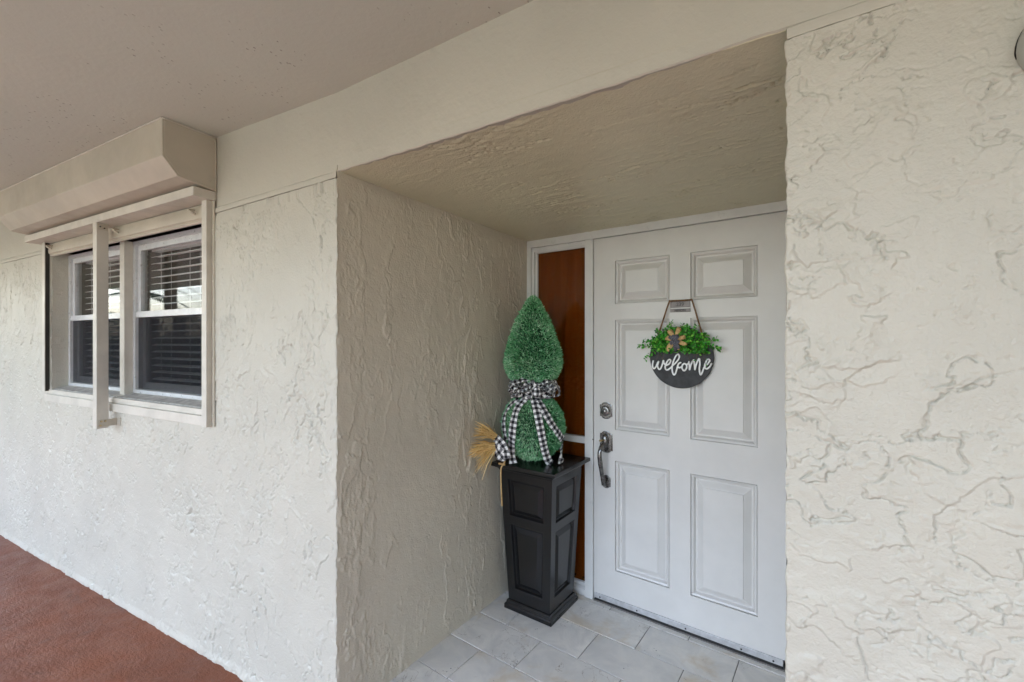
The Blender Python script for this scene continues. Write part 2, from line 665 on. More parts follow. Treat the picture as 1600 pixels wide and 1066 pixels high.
def jit(z, k=0.):
    z = np.asarray(z, float)
    return .0068 * perlin(z * 19 + k, z * 0 + 1.3, 3) + .0042 * perlin(z * 60 + k, z * 0 + 4.1, 7)


def zbeam(s):
    """underside line of the beam over the window wall, s metres left of the corner"""
    return 2.151 - .026 * min(1, max(0, s) / .8)


TH = .12
# window wall, local x = -s, y into the wall; opening for the window pair
S0, S1, Z0, Z1 = .862, 2.735, 1.172, 2.085
xs = np.array([-s for s in lin(0, S0, 260) + lin(S0, S1, 420)[1:] + lin(S1, 4.2, 260)[1:] + lin(4.2, 6.0, 40)[1:]])
zs = np.array(lin(-.02, .12, 40) + lin(.12, Z0, 270)[1:] + lin(Z0, Z1, 240)[1:])
ic0, ic1, jr = 260, 680, 310
XX, ZZ = np.meshgrid(xs, zs)
ztop = np.array([zbeam(-x) - .028 for x in xs])
ZZ[-1, :] = ztop
H_ = trowel(XX, ZZ, 6.5, 1.2, .8, 1, .0046, 4, 1.0, .040, (.3, .7), .03, 1.4, 5, .5, -.2, .7)
foot = sstep(-ZZ, -.045, -.004) * (.006 + .007 * perlin(XX * 6, ZZ * 0, 2) + .004 * perlin(XX * 23, ZZ * 9, 5))
YY = -.006 - H_ - foot
XX[:, 0] = jit(zs)
YY[:, 0] = -.004 + jit(zs, 9.) * .8
P = np.stack([XX, YY, ZZ], -1)
keep = np.ones((len(zs) - 1, len(xs) - 1), bool)
keep[jr:, ic0:ic1] = False
ex = MB()
for i in (ic0, ic1):
    col_ = [tuple(P[j, i]) for j in range(jr, len(zs), 3)] + [tuple(P[-1, i])]
    hh_ = trowel(np.array([c[2] for c in col_])[:, None] + np.zeros((1, 7)), np.array(lin(0, TH, 6))[None, :] + np.zeros((len(col_), 1)) + 3, 8, 1, 1, 6, .002, 3)
    ex.grid([[(c[0] + (hh_[q, k] if 0 < k else 0) * (1 if i == ic1 else -1), c[1] + (TH - c[1]) * k / 6, c[2]) for k in range(7)] for q, c in enumerate(col_)])
ex.grid([[tuple(P[jr, i]), (P[jr, i, 0], TH, P[jr, i, 2])] for i in range(ic0, ic1 + 1, 4)])
ex.quad((-6, TH, -.02), (-S1, TH, -.02), (-S1, TH, 2.1), (-6, TH, 2.1))
ex.quad((-S0, TH, -.02), (-.1, TH, -.02), (-.1, TH, 2.1), (-S0, TH, 2.1))
ex.quad((-S1, TH, -.02), (-S0, TH, -.02), (-S0, TH, Z0), (-S1, TH, Z0))
wall_w = relief('stucco_wall', P, M['stucco_window'], FW, keep, ex)
tag(wall_w, 'long cream stucco wall with the window, running along the red floor', 'wall')

# niche side wall from inner corner to outer corner (niche frame)
zs = np.array(lin(-.02, 2.175, 520))
qs = np.array(lin(0, 1, 330))
QQ, ZZ = np.meshgrid(qs, zs)
L_ = math.hypot(A_n.x, A_n.y)
H_ = trowel(QQ * L_, ZZ, 4.6, 1.4, .6, 2, .0036, 4, 1.9, .030, (.1, 1), .04, .35, 5, .47, -.12, .55)
XX = A_n.x * QQ + H_
YY = A_n.y * QQ
P = np.stack([XX, YY, ZZ], -1)
for j, z in enumerate(zs):
    p = FN.inverted() @ FW @ Vector((float(jit(z)), -.004 + float(jit(z, 9.)) * .8, z))
    P[j, -1] = (p.x, p.y, z)
ex = MB()
ex.quad((-.11, 0, -.02), (A_n.x - .11, A_n.y + .16, -.02), (A_n.x - .11, A_n.y + .16, 2.17), (-.11, 0, 2.17))
ex.quad((-.11, 0, -.02), (0, 0, -.02), (0, 0, 2.17), (-.11, 0, 2.17))
wall_s = relief('stucco_wall', P, M['stucco_side'], FN, None, ex)
tag(wall_s, 'shaded beige stucco side wall of the entry niche behind the black planter', 'wall')

# pillar wall right of the niche (pillar frame x to the right) with its return to the door
zs = np.array(lin(-.02, .3, 40) + lin(.3, 2.123, 850)[1:])
xs = np.array(lin(0, .46, 215) + lin(.46, 2.2, 90)[1:])
XX, ZZ = np.meshgrid(xs, zs)
H_ = trowel(XX, ZZ, 7.2, .9, 1.1, 3, .0028, 4, .6, .025, (.2, .8), .03, 2.3, 5, .46, -.34, 1.0)
YY = -.006 - H_
jj = jit(zs, 30.)
XX[:, 0] = jj * .7
YY[:, 0] = -.003
XX[:, 1] += jj * .4
XX[:, 2] += jj * .2
P = np.stack([XX, YY, ZZ], -1)
ex = MB()
Pr = []
for j in range(0, len(zs), 1):
    p0 = Vector(P[j, 0])
    pi = FP.inverted() @ FN @ Vector((1.46, .02, zs[j]))
    Pr.append([p0, p0.lerp(pi, .1) + Vector((.004, 0, 0)), p0.lerp(pi, .5) + Vector((.004, 0, 0)), pi])
ex.grid(Pr)
wall_p = relief('stucco_wall', P, M['stucco_pillar'], FP, None, ex)
tag(wall_p, 'bright cream stucco pillar wall to the right of the white door', 'wall')

# wing added out of view to keep light off the niche side wall
wg = MB().box(2.2, 2.4, -4.2, 1.5, -.02, CEIL)
blocker = wg.build('stucco_wall', M['stucco_pillar'], mw=FP)
tag(blocker, 'stucco wing added out of view, blocking light from the right', 'wall')

# beam over window wall, niche and pillar: world coordinates
bm_ = MB()


def beam_pts():
    out = []
    for s in lin(6.0, .1, 50) + lin(.1, 0, 4)[1:]:
        p = FW @ Vector((-s, 0, 0))
        out.append((p, zbeam(s)))
    for k in lin(0, 1, 90)[1:]:
        p = A.lerp(B, k)
        out.append((p, 2.151 - .012 * math.sin(math.pi * k) * .3))
    for x in lin(0, 2.2, 30)[1:]:
        out.append((FP @ Vector((x, 0, 0)), 2.149))
    return out


BP = beam_pts()
P = []
for p, zb in BP:
    col = []
    for k, q in enumerate((0, .01, .03, .08, .16, .3, .5, .7, .9, 1.0)):
        zb2 = zb + .003 * nz(p.x * 20, p.y * 20, 3) + .0015 * nz(p.x * 60, p.y * 60, 3)
        z = zb2 + (CEIL + .01 - zb2) * q
        o = Vector((nz(p.x * 2, z * 2, 7), nz(p.y * 2, z * 2, 17), 0)) * .003
        if k == 0:
            o += Vector((.35, .6, 0)) * .006
        col.append((p.x + o.x, p.y + o.y, z))
    P.append(col)
bm_.grid(P)
# back of the beam
NB = Vector((.53, .85, 0))
bm_.grid([[c[0], (c[0][0] + NB.x * .08, c[0][1] + NB.y * .08, c[0][2] + .015), (c[0][0] + NB.x * .08, c[0][1] + NB.y * .08, CEIL + .01)] for c in P])
beam = bm_.build('plaster_beam', M['beam'], auto=50)
tag(beam, 'smooth beige plaster beam under the ceiling, spanning above wall and niche', 'beam')


def bead(seq, name):
    m = MB()
    P = []
    for p, zt, nrm in seq:
        j = .0016 * nz(p.x * 30, p.y * 30, 9)
        f = p + nrm * .006
        b = p - nrm * .03
        P.append([(b.x, b.y, zt - .003 + j), (f.x, f.y, zt - .003 + j), (f.x + nrm.x * .001, f.y + nrm.y * .001, zt - .013), (f.x, f.y, zt - .0245 + j), (b.x, b.y, zt - .0245 + j)])
    m.grid(P)
    return m.build(name, M['beam'], beam, auto=60)


nW = -(FW.to_3x3() @ Vector((0, 1, 0)))
nP = -(FP.to_3x3() @ Vector((0, 1, 0)))
bead([(FW @ Vector((-s, 0, 0)), zbeam(s), nW) for s in lin(6.0, .002, 90)], 'stop_bead')
bead([(FP @ Vector((x, 0, 0)), 2.149, nP) for x in lin(.002, 2.2, 60)], 'stop_bead')

# soffit of the niche
ks, qs = np.array(lin(0, 1, 300)), np.array(lin(0, 1, 260))
KK, QQ = np.meshgrid(ks, qs)
fx, fy = A_n.x + (B_n.x - A_n.x) * KK, A_n.y + (B_n.y - A_n.y) * KK
bx_, by_ = 1.46 * KK, .02 + 0 * KK
XX, YY = fx + (bx_ - fx) * QQ, fy + (by_ - fy) * QQ
smooth_left = .25 + .75 * sstep(XX, .25, .75)
H_ = trowel(XX, YY, 5.5, .42, 1.7, 4, .0038, 4, .5, .026, (0, 1), .06, 2.4, 5, .5, -.15, .5) * smooth_left
ZZ = 2.152 - .034 * QQ - H_
ZZ[0, :] = 2.152
YY[0, :] += .004
ex = MB()
ex.quad((A_n.x, A_n.y, 2.19), (B_n.x, B_n.y, 2.19), (1.46, .02, 2.19), (0, .02, 2.19))
so = relief('stucco_soffit', np.stack([XX, YY, ZZ], -1), M['stucco_soffit'], FN, None, ex)
tag(so, 'dark beige stucco soffit with cracks above the white door', 'soffit')

# rooms behind window and sidelight (closed, dark)
rm = MB().box(-3.4, -.2, TH + .001, 2.6, .3, 2.40)
rm.f = [f for i, f in enumerate(rm.f) if i != 2]
room = rm.build('interior_room', M['dark_room'], mw=FW)
tag(room, kind='structure')
rm = MB().box(-.05, 1.47, .10, 1.0, 0, 2.3)
rm.f = [f for i, f in enumerate(rm.f) if i != 2]
hall = rm.build('interior_hall', M['dark_room'], mw=FN)
tag(hall, kind='structure')

# ------------------------------------------------------------------ front door (niche frame, face at y = 0)
door = empty('front_door', FN, 'white six panel front door with nickel handle, hung with the welcome sign', 'door')
DX0, DX1, DZ0, DZ1 = .4545, 1.384, .085, 2.072
pan_x = [(.580, .874), (.977, 1.272)]
pan_z = [(.238, .842), (1.013, 1.615), (1.702, 1.939)]
holes = [(x0, x1, z0, z1) for (x0, x1) in pan_x for (z0, z1) in pan_z]


def holed(m, x0, x1, z0, z1, holes, y):
    X = sorted({x0, x1, *[h[0] for h in holes], *[h[1] for h in holes]})
    Zs = sorted({z0, z1, *[h[2] for h in holes], *[h[3] for h in holes]})
    for i in range(len(X) - 1):
        for j in range(len(Zs) - 1):
            cx_, cz_ = (X[i] + X[i + 1]) / 2, (Zs[j] + Zs[j + 1]) / 2
            if any(h[0] < cx_ < h[1] and h[2] < cz_ < h[3] for h in holes):
                continue
            m.quad((X[i], y, Zs[j]), (X[i + 1], y, Zs[j]), (X[i + 1], y, Zs[j + 1]), (X[i], y, Zs[j + 1]))


m = MB()
holed(m, DX0, DX1, DZ0, DZ1, holes, 0)
m.box(DX0, DX1, .0265, .044, DZ0, DZ1)
for a, b in (((DX0, 0), (DX0, .0265)), ((DX1, 0), (DX1, .0265))):
    m.quad((a[0], a[1], DZ0), (b[0], b[1], DZ0), (b[0], b[1], DZ1), (a[0], a[1], DZ1))
m.quad((DX0, 0, DZ1), (DX1, 0, DZ1), (DX1, .0265, DZ1), (DX0, .0265, DZ1))
m.quad((DX0, 0, DZ0), (DX1, 0, DZ0), (DX1, .0265, DZ0), (DX0, .0265, DZ0))
m.build('slab', M['door'], door)
prof = [(0, 0), (.0008, .011), (.0036, .011), (.0046, .0045), (.0085, .006), (.013, .008), (.018, .017), (.021, .0215), (.027, .022), (.030, .0205), (.054, .0065), (.0585, .005), (.060, .0012)]
for (x0, x1, z0, z1) in holes:
    m = MB()
    rings = []
    for o, d in prof:
        rings.append([(x0 + o, d, z0 + o), (x1 - o, d, z0 + o), (x1 - o, d, z1 - o), (x0 + o, d, z1 - o)])
    m.rings(rings, cap=False)
    n = len(m.v)
    m.f.append((n - 4, n - 3, n - 2, n - 1))
    m.build('panel', M['door'], door)
# sweep at the foot
sweep = bx('door_sweep', M['sweep'], door, DX0 + .003, 1.372, -.006, .02, .0575, .0845, .001)
bx('seal', M['rubber'], sweep, DX0 + .003, 1.374, -.004, .02, .0405, .057, .001)
for u in (.492, .705, .955, 1.205, 1.335):
    MB().lathe([(.0001, 0), (.0042, 0), (.0042, .0015), (.002, .0022), (.0001, .0022)], (u, -.0062, .068), 'Y', 10).build('screw', M['screw'], sweep)


def plate_outline(w, hh, notch):
    """arched plate: rounded shoulders with a raised centre at both ends"""
    pts = []
    top = [(-w, hh - notch), (-w * .72, hh - notch), (-w * .66, hh - notch * .55), (-w * .4, hh - notch * .12), (0, hh), (w * .4, hh - notch * .12), (w * .66, hh - notch * .55), (w * .72, hh - notch), (w, hh - notch)]
    pts += top
    pts += [(x, -z) for x, z in reversed(top)]
    return pts


def backplate(name, cx_, cz_, w, hh, notch, parent, th=.009):
    m = MB()
    o = plate_outline(w, hh, notch)
    rings = []
    for sc, y in ((1, .001), (1, -th * .55), (.93, -th * .62), (.86, -th), (.80, -th)):
        rings.append([(cx_ + x * sc, y, cz_ + (z - math.copysign((1 - sc) * 0, z)) * (1 - (1 - sc) * w / hh)) for x, z in o])
    m.rings(rings)
    return m.build(name, M['nickel'], parent, auto=35)


db = backplate('deadbolt', .5275, 1.114, .036, .046, .014, door)
m = MB().lathe([(.0001, .008), (.027, .008), (.028, .013), (.024, .017), (.022, .020), (.0155, .021), (.0150, .026), (.0001, .026)], (.5275, 0, 1.114), 'Y', 28)
m.build('lock_ring', M['nickel'], db, auto=40)
m = MB().lathe([(.0001, .0255), (.0105, .0255), (.0115, .029), (.009, .031), (.0001, .031)], (.5275, 0, 1.112), 'Y', 20)
m.build('lock_cylinder', M['nickel'], db, auto=40)
MB().box(.5268, .5282, -.0315, -.030, 1.106, 1.118).build('keyhole', M['screw'], db)
hd = backplate('handle', .529, .940, .037, .060, .014, door)
lowp = backplate('lower_plate', .528, .720, .026, .036, .010, hd)
m = MB()
rings = []
for sc, y in ((1, -.008), (.92, -.018), (.7, -.026), (.35, -.030)):
    rings.append([(.527 + .020 * sc * math.cos(a), y, .950 + .042 * sc * math.sin(a)) for a in (2 * math.pi * k / 20 for k in range(20))])
m.rings(rings)
m.build('handle_boss', M['nickel'], hd, smooth=True)
pathg = catmull([(.527, -.020, .935), (.524, -.046, .928), (.520, -.062, .905), (.519, -.066, .870), (.521, -.060, .825), (.524, -.052, .785), (.526, -.046, .752), (.527, -.040, .725), (.527, -.024, .704), (.527, -.008, .702)], 5)
rad = [.0125 - .0045 * abs(i / (len(pathg) - 1) - .42) * 1.6 for i in range(len(pathg))]
MB().tube(pathg, rad, 12).build('grip', M['nickel'], hd, smooth=True)
MB().tube([(.527, -.024, .952), (.523, -.040, .957), (.519, -.056, .955), (.518, -.062, .953)], [.007, .0065, .009, .006], 10, .6).build('thumb_latch', M['brass'], hd, smooth=True)
MB().tube([(.527, -.006, .706), (.527, -.020, .712)], [.015, .010], 14).build('lower_boss', M['nickel'], hd, smooth=True)

# ------------------------------------------------------------------ door frame with sidelight
fr = empty('sidelight_window', FN, 'narrow amber glass sidelight in white frame left of the front door', 'window')
bx('head_jamb', M['white_trim'], fr, .001, 1.455, -.014, .07, 2.076, 2.122)
bx('head_stop', M['white_trim'], fr, .03, 1.455, .008, .07, 2.050, 2.0758, .001)
bx('left_jamb', M['white_trim'], fr, .001, .030, -.014, .07, TILE, 2.0758)
bx('left_stop', M['white_trim'], fr, .0303, .048, -.002, .07, TILE, 2.0497)
bx('left_stop', M['white_trim'], fr, .0483, .064, .010, .07, TILE, 2.0497)
bx('door_post', M['white_trim'], fr, .400, .450, -.010, .07, TILE, 2.0757)
bx('post_stop', M['white_trim'], fr, .4503, .4535, .006, .07, TILE, 2.0755, .0008)
bx('right_jamb', M['white_trim'], fr, 1.392, 1.455, -.010, .07, TILE, 2.0757)
bx('top_bead', M['white_trim'], fr, .0645, .3997, .010, .07, 2.040, 2.0497, .001)
bx('cross_bar', M['white_trim'], fr, .0645, .3997, .002, .05, .912, .950)
sl = MB()
for pr in ([(-.006, .042), (-.006, .075), (.004, .085), (.012, .090), (.012, .106), (.05, .112), (.05, .042)],):
    sl.rings([[(x, y, z) for y, z in pr] for x in (.0645, .3997)])
sl.build('sill', M['white_trim'], fr, bevel=.0015)
thr = MB()
thr.rings([[(x, y, z) for y, z in [(-.012, .0385), (-.010, .0435), (.0, .0445), (.06, .0445), (.06, .0385)]] for x in (.4537, 1.385)])
thr.build('threshold', M['grout'], fr)
for z0, z1 in ((.1105, .9118), (.9502, 2.0398)):
    bx('pane', M['amber'], fr, .065, .3995, .022, .026, z0, z1, 0)
MB().lathe([(.0001, 0), (.004, 0), (.004, .002), (.0001, .002)], (.4518, -.0102, .945), 'Y', 8).build('strike_screw', M['screw'], fr)
cu = MB()
P = []
for i in range(121):
    x = .055 + .36 * i / 120
    col = []
    for j in range(25):
        z = .10 + 1.99 * j / 24
        ph = x * 10.5 + .22 * math.sin(z * 1.9) + .05 * math.sin(z * 9)
        fr_ = ph - math.floor(ph) - .5
        y = .088 - .050 * math.exp(-(fr_ / .16) ** 2) * (.7 + .3 * math.sin(ph * 2.3)) + .004 * math.sin(x * 131 + z * 1.2) + .004 * nz(x * 10, z * 1.5)
        col.append((x, y, z))
    P.append(col)
cu.grid(P)
cur = cu.build('curtain', M['curtain'], mw=FN, smooth=True)
tag(cur, 'folded tan curtain hanging behind the amber sidelight glass', 'curtain')

# ------------------------------------------------------------------ window pair (window frame: x = -s, y = -off)
win = empty('sash_window', FW, 'pair of grey aluminium sash windows with blinds in the stucco wall', 'window')
FY = .075                                          # face of the aluminium frame


def unit(s0, s1, parent):
    x0, x1 = -s1, -s0
    zt, zb, zm = 2.084, 1.196, 1.655
    f = .030
    fm = MB()
    fm.box(x0, x0 + f, FY, FY + .06, zb, zt)
    fm.box(x1 - f, x1, FY, FY + .06, zb, zt)
    fm.box(x0 + f, x1 - f, FY, FY + .06, zt - .022, zt)
    fm.box(x0 + f, x1 - f, FY, FY + .06, zb, zb + .020)
    fm.build('frame', M['alu'], parent)
    X0, X1 = x0 + f + .0005, x1 - f - .0005
    up = MB()
    w = .034
    y0, y1 = FY + .012, FY + .034
    up.box(X0, X0 + w, y0, y1, zm, zt - .0225)
    up.box(X1 - w, X1, y0, y1, zm, zt - .0225)
    up.box(X0 + w, X1 - w, y0, y1, zt - .055, zt - .0225)
    up.box(X0, X1, y0 - .010, y1, zm - .017, zm + .017)
    u = up.build('upper_sash', M['alu'], parent, bevel=.0012)
    bx('pane', M['glass'], u, X0 + w, X1 - w, y0 + .010, y0 + .013, zm + .0172, zt - .0552, 0)
    lo = MB()
    y0, y1 = FY + .036, FY + .056
    lo.box(X0, X0 + w, y0, y1, zb + .0205, zm)
    lo.box(X1 - w, X1, y0, y1, zb + .0205, zm)
    lo.box(X0 + w, X1 - w, y0, y1, zb + .0205, zb + .062)
    l = lo.build('lower_sash', M['alu'], parent, bevel=.0012)
    bx('pane', M['glass'], l, X0 + w, X1 - w, y0 + .010, y0 + .013, zb + .0622, zm - .001, 0)
    bx('insect_screen', M['screen'], parent, X0 + .003, X1 - .003, FY + .014, FY + .0145, zb + .024, zm - .018, 0)
    # horizontal blind behind the glass
    return X0 + w - .02, X1 - w + .02


def blind(x0, x1, label):
    b = empty('window_blind', FW, label, 'blind', 'slatted blinds behind the window pair')
    yb = .172
    bx('head_rail', M['blind'], b, x0, x1, yb - .022, yb + .022, 2.035, 2.075)
    me = None
    z = 2.005
    k = 0
    while z > 1.25:
        if me is None:
            m = MB()
            rings = []
            L = (x1 - x0) - .004
            for xx in (-L / 2, L / 2):
                rings.append([(xx, yy, zz) for yy, zz in [(-.024, -.0012), (0, .0028), (.024, -.0012), (.024, .0012), (0, .0052), (-.024, .0012)]])
            m.rings(rings)
            o = m.build('slat', M['blind'], b)
            me = o.data
        else:
            o = bpy.data.objects.new('slat', me)
            COL.objects.link(o)
            o.parent = b
        o.location = ((x0 + x1) / 2, yb, z)
        o.rotation_euler = (R(10 + rng.uniform(-1, 1)), rng.uniform(-.001, .001), 0)
        z -= .0405
        k += 1
    bx('bottom_rail', M['blind'], b, x0, x1, yb - .022, yb + .022, z - .006, z + .012)
    for q in (.14, .5, .86):
        xx = x0 + (x1 - x0) * q
        for yy in (-.026, .026):
            MB().tube([(xx, yb + yy, 2.04), (xx, yb + yy, z)], .0012, 5).build('ladder_cord', M['cord'], b)
    return b


a0, a1 = unit(S0 + .001, 1.818, win)
c0, c1 = unit(1.875, S1 - .001, win)
bx('mullion', M['shutter_pale'], win, -1.8745, -1.8185, .034, .135, 1.180, 2.084)
m = MB()
m.rings([[(x, y, z) for y, z in [(.002, 1.1745), (.002, 1.180), (.074, 1.1955), (.12, 1.1955), (.12, 1.1745)]] for x in (-S1 + .001, -S0 - .001)])
m.build('sill', M['sill'], win)
blind(a0, a1, 'white slatted blind behind the right hand window, the fully visible one')
blind(c0, c1, 'white slatted blind behind the left hand window, mostly hidden by the post')

# ------------------------------------------------------------------ roller shutter over the window
rs = empty('roller_shutter', FW, 'beige roller shutter box with side tracks fitted around the window', 'shutter')
HS0, HS1 = .812, 2.885
prof = [(.002, CEIL - .003), (.222, CEIL - .003), (.222, 2.292), (.163, 2.222), (.002, 2.200)]
m = MB()
m.rings([[(x, -o, z) for o, z in prof] for x in (-HS1, -HS0)])
hood = m.build('hood', M['shutter'], rs, bevel=.003)
m = MB()
m.rings([[(x, -o, z) for o, z in [(.010, CEIL - .012), (.213, CEIL - .012), (.213, 2.296), (.159, 2.231), (.010, 2.211)]] for x in (-HS0 + .0005, -HS0 + .0030)])
cap_ = m.build('end_cap', M['shutter'], hood, bevel=.0008)
for y_, z_ in ((-.12, 2.36), (-.03, 2.42), (-.03, 2.24)):
    MB().tube([(-HS0 + .003, y_, z_), (-HS0 + .0055, y_, z_)], [.0045, .0035], 8).build('screw', M['shutter'], cap_)
bx('hood_lip', M['shutter_pale'], rs, -2.872, -.815, -.100, -.002, 2.157, 2.1985, .002)
# caulk line along the hood top and end
pts = []
for k in range(60):
    x = -HS1 + (HS1 - HS0) * k / 59
    pts.append((x, -.223, CEIL - .004 + .0012 * nz(x * 30)))
MB().tube(pts, .0035, 6).build('sealant', M['shutter_pale'], hood, smooth=True)
pts = [(-HS0 + .001, -.222 + .22 * k / 20, CEIL - .004 + .0012 * nz(k * 1.3)) for k in range(21)]
MB().tube(pts, .0035, 6).build('sealant', M['shutter_pale'], hood, smooth=True)
pts = [(-HS0 + .002 + .001 * nz(k * .9), -.006, CEIL - .01 - .25 * k / 30) for k in range(31)]
MB().tube(pts, [.004 + .002 * nz(k * 1.7, 3) for k in range(31)], 6).build('sealant', M['shutter'], hood, smooth=True)
# tracks
tr = bx('side_track', M['shutter_pale'], rs, -.872, -.832, -.036, -.007, 1.098, 2.1568, .001)
bx('track_flange', M['shutter'], tr, -.8315, -.812, -.012, -.007, 1.100, 2.1565, .001)
for z in (1.15, 1.42, 1.78, 2.02):
    MB().lathe([(.0001, 0), (.004, 0), (.003, .003), (.0001, .0035)], (-.822, -.0122, z), 'Y', 8).build('rivet', M['shutter_pale'], tr)
m = MB()
m.box(-2.790, -2.7805, -.038, -.007, 1.165, 2.1568)
m.box(-2.7803, -2.750, -.038, -.034, 1.165, 2.1568)
m.box(-2.7803, -2.750, -.011, -.007, 1.165, 2.1568)
tl = m.build('side_track', M['shutter_pale'], rs)
bx('track_shade', M['track_dark'], tl, -2.7801, -2.756, -.0338, -.0112, 1.166, 2.156, 0)  # dark filler, stands for the shade inside the open slot
# bottom rail on the sill
bx('sill_rail', M['shutter_pale'], rs, -2.782, -.8725, -.030, -.007, 1.100, 1.146, .0015)
bx('sill_rail_lip', M['shutter_pale'], rs, -2.749, -.8725, -.018, -.004, 1.1465, 1.176, .0015)
# rolled up curtain's end slat
m = MB()
m.rings([[(x, -o, z) for o, z in [(.004, 2.068), (.010, 2.066), (.014, 2.072), (.012, 2.080), (.020, 2.086), (.022, 2.105), (.018, 2.128), (.008, 2.150), (-.004, 2.150), (-.004, 2.068)]] for x in (-2.748, -.8735)])
es = m.build('end_slat', M['shutter'], rs, auto=30)
for s in (.97, 1.75, 2.69):
    MB().tube(catmull([(-s, -.014, 2.130), (-s, -.040, 2.128), (-s + .012, -.048, 2.122), (-s + .030, -.046, 2.112), (-s + .034, -.030, 2.104)], 4), .0055, 8).build('stop_hook', M['shutter'], es, smooth=True)
sb = bx('storm_bar', M['shutter_pale'], rs, -1.840, -1.794, -.100, -.046, 1.012, 2.1565, .002)
bx('top_clip', M['shutter'], sb, -1.7938, -1.7915, -.096, -.050, 2.118, 2.150, .0005)
br = MB()
br.box(-1.7938, -1.790, -.094, -.0075, 1.022, 1.062)
br.box(-1.7895, -1.752, -.0105, -.0075, 1.018, 1.066)
brk = br.build('bracket', M['shutter'], sb, bevel=.0008)
for y, z in ((-.080, 1.052), (-.084, 1.030), (-.062, 1.052)):
    m = MB()
    m.tube([(-1.791, y, z), (-1.785, y, z)], [.005, .004], 8)
    m.build('bolt', M['brass'], sb)
for y, z in ((-.084, 2.136), (-.066, 2.130)):
    MB().tube([(-1.7915, y, z), (-1.787, y, z)], [.004, .003], 8).build('bolt', M['screw'], sb)

# ------------------------------------------------------------------ black planter pedestal
PC = Vector((.237, -.212, TILE))
FPL = FN @ Matrix.Translation(PC) @ Matrix.Rotation(R(1.0), 4, 'Z')
pl = empty('planter_pedestal', FPL, 'tall black tapered planter pedestal with raised panels beside the sidelight', 'planter')


def sq(h, z):
    return [(-h, -h, z), (h, -h, z), (h, h, z), (-h, h, z)]


m = MB()
m.rings([sq(.149, .0), sq(.149, .022), sq(.145, .028), sq(.141, .029), sq(.139, .042), sq(.134, .047), sq(.120, .048)])
m.build('base', M['black_resin'], pl, bevel=.003)
m = MB()
m.rings([sq(.150, .752), sq(.166, .754), sq(.170, .762), sq(.178, .770), sq(.186, .773), sq(.1875, .7785), sq(.200, .7795), sq(.202, .784), sq(.202, .796), sq(.199, .800), sq(.150, .800)])
m.build('cap', M['black_resin'], pl, bevel=.0022)
ZB, ZT = .047, .753
HB, HT = .130, .164


def half(z):
    return HB + (HT - HB) * (z - ZB) / (ZT - ZB)


pz = [(.115, .470), (.515, .715)]


def pw_(z):
    return half(z) - .045


body = MB()
pans = []
for k in range(4):
    rot = Matrix.Rotation(math.pi / 2 * k, 4, 'Z')

    def F(xr, z, d):
        """point on the face: x in metres along, height, depth behind the face"""
        return rot @ Vector((xr, -half(z) + d, z))
    zl = [ZB, pz[0][0], pz[0][1], pz[1][0], pz[1][1], ZT]
    for i in range(5):
        za, zb = zl[i], zl[i + 1]
        if i in (1, 3):
            for sg in (-1, 1):
                body.quad(F(sg * half(za), za, 0), F(sg * pw_(za), za, 0), F(sg * pw_(zb), zb, 0), F(sg * half(zb), zb, 0))
        else:
            body.quad(F(-half(za), za, 0), F(half(za), za, 0), F(half(zb), zb, 0), F(-half(zb), zb, 0))
            # split so the frame edges meet the panels
    for (za, zb) in pz:
        pm = MB()
        rings = []
        for o, d in [(0, 0), (.002, .001), (.006, .013), (.010, .018), (.015, .018), (.017, .0165), (.038, .0035), (.040, .0030)]:
            rings.append([F(-(pw_(za + o) - o), za + o, d), F(pw_(za + o) - o, za + o, d), F(pw_(zb - o) - o, zb - o, d), F(-(pw_(zb - o) - o), zb - o, d)])
        pm.rings(rings, cap=False)
        n = len(pm.v)
        pm.f.append((n - 4, n - 3, n - 2, n - 1))
        pans.append(pm)
bo = body.build('body', M['black_resin'], pl)
for pm in pans:
    pm.build('panel', M['black_resin'], bo)

# ------------------------------------------------------------------ topiary
TX, TY = .118, 2.505
TZ = TILE + .800
top = empty('topiary', Matrix.Translation((TX, TY, TZ)), 'artificial green cone and ball topiary with checked ribbon on the black planter', 'topiary')
ballc, brx, brz = .185, .172, .186
cone_prof = [(.000, .905), (.016, .900), (.034, .880), (.058, .838), (.088, .780), (.112, .720), (.132, .660), (.147, .605), (.155, .560), (.157, .530), (.150, .495), (.130, .462), (.095, .440), (.040, .428)]


def prof_at(q):
    n = len(cone_prof) - 1
    i = min(int(q * n), n - 1)
    f = q * n - i
    a, b = cone_prof[i], cone_prof[i + 1]
    r, z = a[0] + (b[0] - a[0]) * f, a[1] + (b[1] - a[1]) * f
    nr, nz_ = -(b[1] - a[1]), (b[0] - a[0])
    l = math.hypot(nr, nz_) or 1
    return r, z, nr / l, nz_ / l


def leaf(m, p, d, L, w, side, tilt=.0):
    s = d.cross(side)
    if s.length < 1e-4:
        s = d.orthogonal()
    s.normalize()
    if rng.random() < .03:
        L *= 1.4
    n = len(m.v)
    m.v += [tuple(p), tuple(p + d * (L * .5) + s * w), tuple(p + d * L), tuple(p + d * (L * .5) - s * w)]
    m.f.append((n, n + 1, n + 2, n + 3))
    m.rnd.append(min(1, max(0, rng.gauss(.50, .24) + tilt)))


def rv():
    return Vector((rng.gauss(0, 1), rng.gauss(0, 1), rng.gauss(0, 1)))


